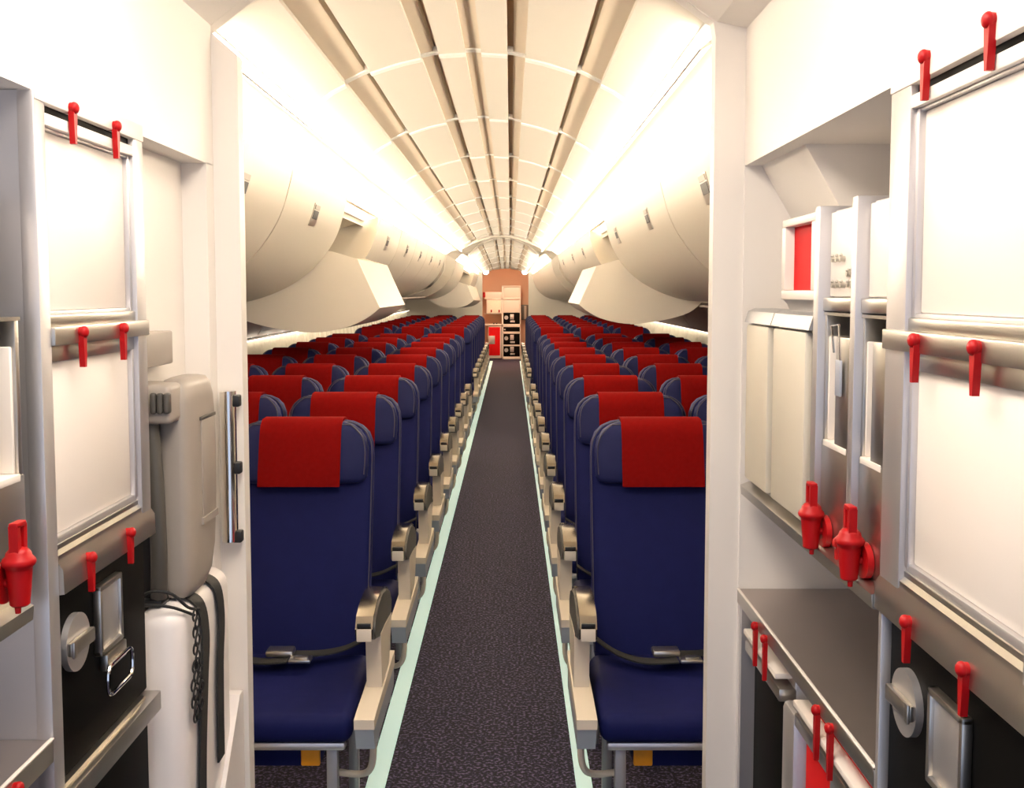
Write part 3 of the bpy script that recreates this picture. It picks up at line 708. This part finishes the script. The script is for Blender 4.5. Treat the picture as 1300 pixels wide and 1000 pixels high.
# ---- right counter and carts
t = thing('galley_counter', 'grey steel galley worktop with bright front edge on the right', 'counter', (XR+.3, 1.9, .775)); ox, oy, oz = t.location
bm = B(); box(bm, XR+.002-ox, XR+.6-ox, 1.454-oy, YB-.008-oy, .775-oz, .795-oz); obj('worktop', bm, 'counter', t)
bm = B(); box(bm, XR-.004-ox, XR+.004-ox, 1.454-oy, YB-.01-oy, .765-oz, .793-oz, .0015); ed = obj('edge', bm, 'steel', t)
bm = B(); box(bm, XR-.0055-ox, XR+.001-ox, 1.454-oy, YB-.01-oy, .7945-oz, .7975-oz, .001); obj('edge_glint', bm, 'cream', ed)  # cream line painted as the reflection along the polished edge
def cart(s, y0, y1, label, red, zt, group):
    t = thing('galley_cart', label, 'trolley', (gx(s, -.3), (y0+y1)/2, 0), group); ox, oy, oz = t.location
    def g(bm, u0, u1, a, b, z0, z1, r=0): box(bm, gx(s, u0)-ox, gx(s, u1)-ox, a-oy, b-oy, z0-oz, z1-oz, r)
    bm = B(); g(bm, -.6, -.035, y0, y1, .05, zt-.02, .005); obj('cart_body', bm, 'alu', t)
    bm = B(); g(bm, -.036, -.024, y0+.012, y1-.012, .08, zt-.10, .003); dr = obj('door', bm, 'redf' if red else 'gloss', t)
    if red:
        bm = B(); g(bm, -.024, -.020, y0+.16, y0+.25, zt-.145, zt-.085, .001); obj('plate', bm, 'alu', dr)
        bm = B(); g(bm, -.035, -.024, y0+.01, y1-.05, zt-.058, zt-.024, .001); obj('red_strip', bm, 'redf', t)
    bm = B(); g(bm, -.040, -.004, y0, y1, zt-.100, zt-.074, .004); obj('lower_bar', bm, 'steel', t)
    bm = B(); g(bm, -.034, .002, y0+.01, y1-.01, zt-.058, zt-.046, .003); obj('handle_bar', bm, 'cream', t)  # bright highlight of the bar put into its cream colour
    bm = B()
    for dy in (.03, y1-y0-.03):
        for u in (-.08, -.5): cyl(bm, (gx(s, u)-ox, y0+dy-.015-oy, .03-oz), (gx(s, u)-ox, y0+dy+.015-oy, .03-oz), .03, .03, 16)
    obj('wheels', bm, 'black', t)
    return t
c1 = cart(1, 2.01, 2.31, 'black fronted galley trolley at the far end under the right counter', False, .77, None)
c2 = cart(1, 1.48, 1.90, 'red fronted galley trolley under the right counter beside the tall cabinet', True, .77, None)
bm = B(); gb(bm, 1, -.5, -.006, 1.915, 1.995, 0, .685, .012); tag(obj('divider_post', bm, 'alu'), 'rounded silver divider post between the two trolleys on the right', 'post')
cab = thing('counter_support', 'thin steel end panel with red turn latches under the right counter edge', 'support', (0, 0, 0))
bm = B(); gb(bm, 1, -.6, -.002, 2.335, 2.355, 0, .765); gb(bm, 1, -.032, -.002, 1.456, 2.335, .757, .767); obj('panel', bm, 'alu', cab)
for y in (2.165, 2.082, 1.720, 1.646): latch(cab, 1, .004, y, .772, .085, sc=1.15)

# ---- left bay (mostly outside the picture): same kit, nearer than the tall cabinet
t = thing('galley_shelf_frame', 'silver sill under the coffee maker at the left picture edge', 'frame', (0, 0, 0))
bm = B(); prism_y(bm, [(XL+.012, 1.026), (XL+.014, 1.046), (XL-.005, 1.054), (XL-.35, 1.054), (XL-.35, 1.024), (XL-.02, 1.02)], .9, 1.405); obj('sill', bm, 'steel', t)
t = thing('wall_locker', 'cream panel in a silver frame at the left edge, above the coffee maker', 'cabinet', (XL-.1, 1.3, 1.45)); ox, oy, oz = t.location
bm = B(); box(bm, XL-.035-ox, XL-.3-ox, 1.18-oy, 1.428-oy, 1.452-oz, 1.60-oz, .003); obj('frame', bm, 'alu', t)
bm = B(); box(bm, XL-.030-ox, XL-.04-ox, 1.20-oy, 1.415-oy, 1.47-oz, 1.59-oz, .002); obj('face', bm, 'cream', t)
brewer(-1, 1.22, 1.43, 'steel coffee maker at the left picture edge beside the tall left cabinet')
tap(-1, 1.346, 1.109, 'red plastic tap at the left picture edge')
t = thing('galley_counter', 'light steel galley worktop at the lower left corner', 'counter', (XL-.3, 1.1, .81)); ox, oy, oz = t.location
bm = B(); box(bm, XL-.002-ox, XL-.6-ox, .6-oy, 1.474-oy, .808-oz, .828-oz); obj('worktop', bm, 'counter', t)
bm = B(); box(bm, XL+.004-ox, XL-.004-ox, .6-oy, 1.474-oy, .796-oz, .827-oz, .0015); ed = obj('edge', bm, 'steel', t)
bm = B(); box(bm, XL+.0055-ox, XL-.001-ox, .6-oy, 1.474-oy, .8285-oz, .8315-oz, .001); obj('edge_glint', bm, 'cream', ed)  # reflection of the polished edge, painted as a cream line
latch(t, -1, .004, 1.352, .815, .055).location = (-ox, -oy, -oz)
cart(-1, 1.06, 1.40, 'red fronted galley trolley below the worktop at the lower left corner', True, .80, None)

# ------------------------------------------------------------------ niche: bracket, equipment case, jump seat
bm = B(); box(bm, XL-.056, XL-.020, 1.925, 2.125, 1.326, 1.392, .004); tag(obj('wall_bracket', bm, 'grey'), 'flat grey bracket on the white niche wall above the grey case', 'bracket')
t = thing('equipment_case', 'grey moulded plastic case with black knobs mounted in the left wall niche', 'case', (-.665, 2.10, .88)); ox, oy, oz = t.location
bm = B()                                  # body: vertical superellipse loft, tapering to the foot
secs = []
for z, hx, hy, cy in ((.872, .018, .045, 2.06), (.876, .030, .072, 2.075), (.90, .037, .092, 2.09), (.95, .040, .105, 2.10), (1.05, .042, .112, 2.105), (1.15, .042, .114, 2.108), (1.22, .041, .112, 2.106), (1.26, .040, .108, 2.102), (1.285, .037, .098, 2.098), (1.298, .030, .083, 2.095), (1.302, .02, .06, 2.09)):
    secs.append((-.650-ox, cy+.008-oy, z-oz, hx*.82, hy*.93))
sect(bm, secs, 32, 4.5); body = obj('case_body', bm, 'grey', t, 60)
bm = B(); box(bm, -.6165-ox, -.613-ox, 2.085-oy, 2.175-oy, 1.02-oz, 1.215-oz, .0015); pn = obj('side_panel', bm, 'grey', body)
bm = B()
for y0, y1, z0, z1 in ((2.080, 2.180, 1.215, 1.222),): box(bm, -.620-ox, -.612-ox, y0-oy, y1-oy, z0-oz, z1-oz, .001)
obj('seam', bm, 'dgrey', body)
bm = B(); prism_x(bm, [(2.078-oy, 1.02-oz), (2.078-oy, 1.006-oz), (2.182-oy, 1.006-oz), (2.182-oy, 1.02-oz)], -.618-ox, -.611-ox); obj('lower_lip', bm, 'grey', body)
bm = B(); box(bm, -.725-ox, -.633-ox, 1.955-oy, 2.06-oy, 1.222-oz, 1.296-oz, .010, 3); hd = obj('control_head', bm, 'grey', t)
for k in range(3):
    bm = B(); xx = -.664+k*.0125; box(bm, xx-.0055-ox, xx+.0055-ox, 1.946-oy, 1.966-oy, 1.243-oz, 1.282-oz, .004, 3); obj('knob', bm, 'dgrey', hd)
bm = B(); P = smooth_pts([(-.682-ox, 1.985-oy, 1.222-oz), (-.674-ox, 1.978-oy, 1.15-oz), (-.668-ox, 1.972-oy, 1.05-oz), (-.668-ox, 1.976-oy, .96-oz), (-.675-ox, 1.99-oy, .885-oz)], 6)
tube(bm, P, 0, 14, flat=(.016, .014)); obj('handset', bm, 'dgrey', t)
bm = B(); box(bm, -.725-ox, -.690-ox, 1.995-oy, 2.06-oy, .87-oz, 1.222-oz, .004); obj('cradle', bm, 'black', t)
t = thing('wall_tube', 'shiny chrome tube with dark clips on the partition edge beside the grey case', 'pipe', (-.628, 2.335, .912)); 
bm = B(); cyl(bm, (0, 0, 0), (0, 0, .338), .018, .018, 28); obj('tube', bm, 'chrome', t)
for z in (.010, .165, .315):
    bm = B(); box(bm, .008, .027, -.012, .014, z-.012, z+.014, .003); obj('clip', bm, 'black', t)
t = thing('jump_seat', 'white moulded folded jump seat with black straps under the grey case', 'seat', (-.70, 2.13, 0)); ox, oy, oz = t.location
bm = B(); box(bm, -.714-ox, -.622-ox, 1.955-oy, 2.312-oy, .10, .868, .038, 5); sh = obj('seat_shell', bm, 'white', t, 60)
bm = B(); prism_x(bm, [(2.10-oy, .30), (2.33-oy, .56), (2.36-oy, .56), (2.36-oy, 0), (2.10-oy, 0)], -.668-ox, -.612-ox); obj('foot', bm, 'white', t)
def strap(name, P, w=.016):
    bm = B(); Q = smooth_pts(P, 6); 
    V = []
    for p in Q:
        V.append([bm.verts.new(p+Vector(v)) for v in ((0, -w/2, 0), (0, w/2, 0), (.004, w/2, .001), (.004, -w/2, .001))])
    bm.faces.new(V[0]); bm.faces.new(V[-1][::-1])
    for a_, b_ in zip(V, V[1:]):
        for k in range(4): bm.faces.new((a_[k], a_[(k+1) % 4], b_[(k+1) % 4], b_[k]))
    return obj(name, bm, 'belt', t)
strap('strap', [(-.708-ox, 2.03-oy, .885), (-.66-ox, 2.05-oy, .876), (-.625-ox, 2.07-oy, .85), (-.617-ox, 2.085-oy, .78), (-.617-ox, 2.07-oy, .68), (-.617-ox, 2.05-oy, .55), (-.617-ox, 2.04-oy, .42)], .045)
strap('strap', [(-.70-ox, 2.17-oy, .878), (-.655-ox, 2.18-oy, .875), (-.624-ox, 2.19-oy, .85), (-.617-ox, 2.20-oy, .78), (-.617-ox, 2.185-oy, .68), (-.617-ox, 2.18-oy, .56), (-.617-ox, 2.18-oy, .48)], .045)
t2 = thing('cord', 'thin black cable looping over the jump seat top', 'cord', (0, 0, 0))
bm = B(); tube(bm, smooth_pts([(-.70, 1.97, .893), (-.675, 1.96, .905), (-.645, 1.975, .895), (-.622, 2.0, .862), (-.610, 2.03, .85)], 6), .003, 8); obj('cable', bm, 'belt', t2)
bm = B(); tube(bm, smooth_pts([(-.71, 1.96, .875), (-.68, 1.955, .880), (-.64, 1.965, .872), (-.612, 2.005, .845)], 6), .003, 8); obj('cable', bm, 'belt', t2)
bm = B(); box(bm, -.712, -.665, 1.975, 2.04, .868, .882, .004); tag(obj('cable_clamp', bm, 'black'), 'small black clamp between the grey case and the jump seat', 'clamp')
t = thing('chain', 'black chain hanging in a loop down the side of the white jump seat', 'chain', (-.609, 2.005, .66))
bm = B()
n = 13
for k in range(n):
    z = .185 - k*.0165; w = .0 + .020*math.sin(min(1, max(0, (k-5)/8))*PI)
    for sd in ((0,) if k < 6 else (-1, 1)):
        yy = sd*w; P = []
        for q in range(13):
            an = 2*PI*q/12; P.append((.002*(1 if k % 2 else -1), yy+.013*math.sin(an), z+.0110*math.cos(an)))
        tube(bm, P, .0021, 6)
obj('links', bm, 'black', t)

# ------------------------------------------------------------------ rear partition, tail vestibule and galley
PL, PR = -.49, .314
wall_poly('wall_back', [(-1.95, 0), (PL, 0), (PL, 1.80), (-.35, 1.845), (-.2, 1.865), (-.085, 1.872), (.03, 1.865), (.18, 1.845), (PR, 1.80), (PR, 0), (1.8, 0), (1.8, 2.6), (-1.95, 2.6)], YE, YE+.06, 'pale')
bm = B(); box(bm, -.9, -.86, YE+.06, 23.3, 0, 2.3); struct('wall_tail_left', bm, 'tan')
bm = B(); box(bm, .66, .70, YE+.06, 23.3, 0, 2.3); struct('wall_tail_right', bm, 'tan')
bm = B(); box(bm, -.9, .7, 23.3, 23.36, 0, 2.3); struct('wall_tail_back', bm, 'tan')
bm = B(); box(bm, -.9, .7, YE+.06, 23.36, 2.25, 2.3); struct('ceiling_tail', bm, 'tan')
t = thing('ceiling_light', 'warm ceiling light in the tail vestibule behind the rear partition', 'light', (-.09, 21.2, 2.24)); bm = B(); box(bm, -.3, .3, -.5, .5, -.02, .008, .004); obj('diffuser', bm, 'rearW', t)
for x, sd in ((-.425, 'left'), (.25, 'right')):
    t = thing('spotlight', f'round white spotlight at the upper {sd} corner of the rear doorway', 'light', (x, YE-.07, 1.815), 'pair of spotlights at the rear doorway')
    bm = B(); cyl(bm, (0, .066, 0), (0, 0, 0), .056, .062, 24); obj('housing', bm, 'dgrey', t)
    bm = B(); ball(bm, (0, .0, 0), .05, (1, .5, 1), 16); obj('lens', bm, 'spotW', t)
GY = 22.95
def rb(bm, x0, x1, z0, z1, d0=0, d1=.3, r=.004): box(bm, x0, x1, GY+d0, GY+d1, z0, z1, r)
t = thing('rear_galley_cabinet', 'tall cream and steel galley column at the far end of the aisle', 'cabinet', (0, 0, 0))
bm = B(); rb(bm, -.19, -.155, 0, 1.60); rb(bm, .205, .225, 0, 1.60); rb(bm, -.19, .225, 1.57, 1.60); rb(bm, -.19, .225, 1.30, 1.335); rb(bm, -.19, .225, .70, .765); rb(bm, -.19, .225, .555, .60); rb(bm, -.19, .225, .285, .315); rb(bm, -.19, .225, 0, .055); rb(bm, -.19, .225, .0, 1.6, .27, .3); obj('carcass', bm, 'cream', t)
for z0, z1 in ((1.335, 1.57), (1.01, 1.30)):
    bm = B(); rb(bm, -.15, .20, z0+.004, z1-.004, .03, .05); obj('door', bm, 'cream', t)
for n_, (z0, z1) in enumerate(((.765, 1.005), (.602, .698), (.317, .553), (.057, .283))):
    t = thing('rear_galley_container', f'black galley container in the far galley column, {ORD[n_]} from the top', 'container', (.025, GY+.15, z0), 'black containers in the far galley')
    bm = B(); box(bm, -.178, .178, -.14, .11, 0, z1-z0-.002, .004); obj('case', bm, 'gloss', t)
    if n_ != 1:
        bm = B(); cyl(bm, (-.115, -.14, .14), (-.115, -.15, .14), .043, .043, 20); obj('rotary_latch', bm, 'alu', t)
        bm = B(); box(bm, -.03, .05, -.148, -.14, .10, .215, .002); obj('plate', bm, 'alu', t)
        bm = B(); box(bm, -.03, .07, -.152, -.14, .035, .075, .006); obj('handle', bm, 'alu', t)
    else:
        bm = B(); box(bm, -.17, -.13, -.148, -.14, .03, .06, .002); obj('plate', bm, 'alu', t)
t2 = t = thing('rear_galley_shelves', 'pale galley shelf unit left of the far galley column', 'cabinet', (0, 0, 0))
bm = B(); rb(bm, -.56, -.192, 1.31, 1.46, .05, .3); rb(bm, -.52, -.192, .985, 1.30, .05, .3); rb(bm, -.56, -.192, .735, .765, 0, .3); obj('carcass', bm, 'cream', t)
bm = B(); rb(bm, -.56, -.192, 1.298, 1.312, .03, .06, .002); rb(bm, -.56, -.192, .985, .998, .03, .06, .002); obj('rails', bm, 'steel', t)
bm = B(); rb(bm, -.49, -.21, 1.01, 1.28, .035, .055, .002); obj('door', bm, 'curtain', t)
for x in (-.415, -.245):
    bm = B(); rb(bm, x-.014, x+.014, 1.02, 1.075, .015, .04, .005); obj('turn_latch', bm, 'redp', t)
for x in (-.36, -.30):
    bm = B(); rb(bm, x-.02, x+.02, .765, .79, .02, .06, .004); obj('cup', bm, 'dgrey', t)
t = thing('rear_galley_cart', 'red fronted galley trolley at the far end of the aisle with a grey plate', 'trolley', (-.34, GY+.15, 0))
bm = B(); box(bm, -.145, .138, -.12, .13, 0.02, .72, .005); obj('cart_body', bm, 'cream', t)
bm = B(); box(bm, -.135, .115, -.13, -.12, .08, .70, .003); obj('door', bm, 'redf', t)
bm = B(); box(bm, -.135, .0, -.136, -.13, .33, .51, .002); obj('plate', bm, 'alu', t)
bm = B(); box(bm, -.60, -.545, GY+.02, GY+.14, 1.34, 1.46, .02, 3); obj('knob', bm, 'redp', t2)
t = thing('wall_phone', 'dark unit hanging on the far wall right of the galley column', 'equipment', (.32, GY+.2, .85))
bm = B(); box(bm, -.085, .085, -.02, .14, 0, .33, .01); obj('case', bm, 'dgrey', t)
bm = B(); box(bm, -.02, .03, -.03, -.02, .02, .31, .004); obj('front_plate', bm, 'grey', t)
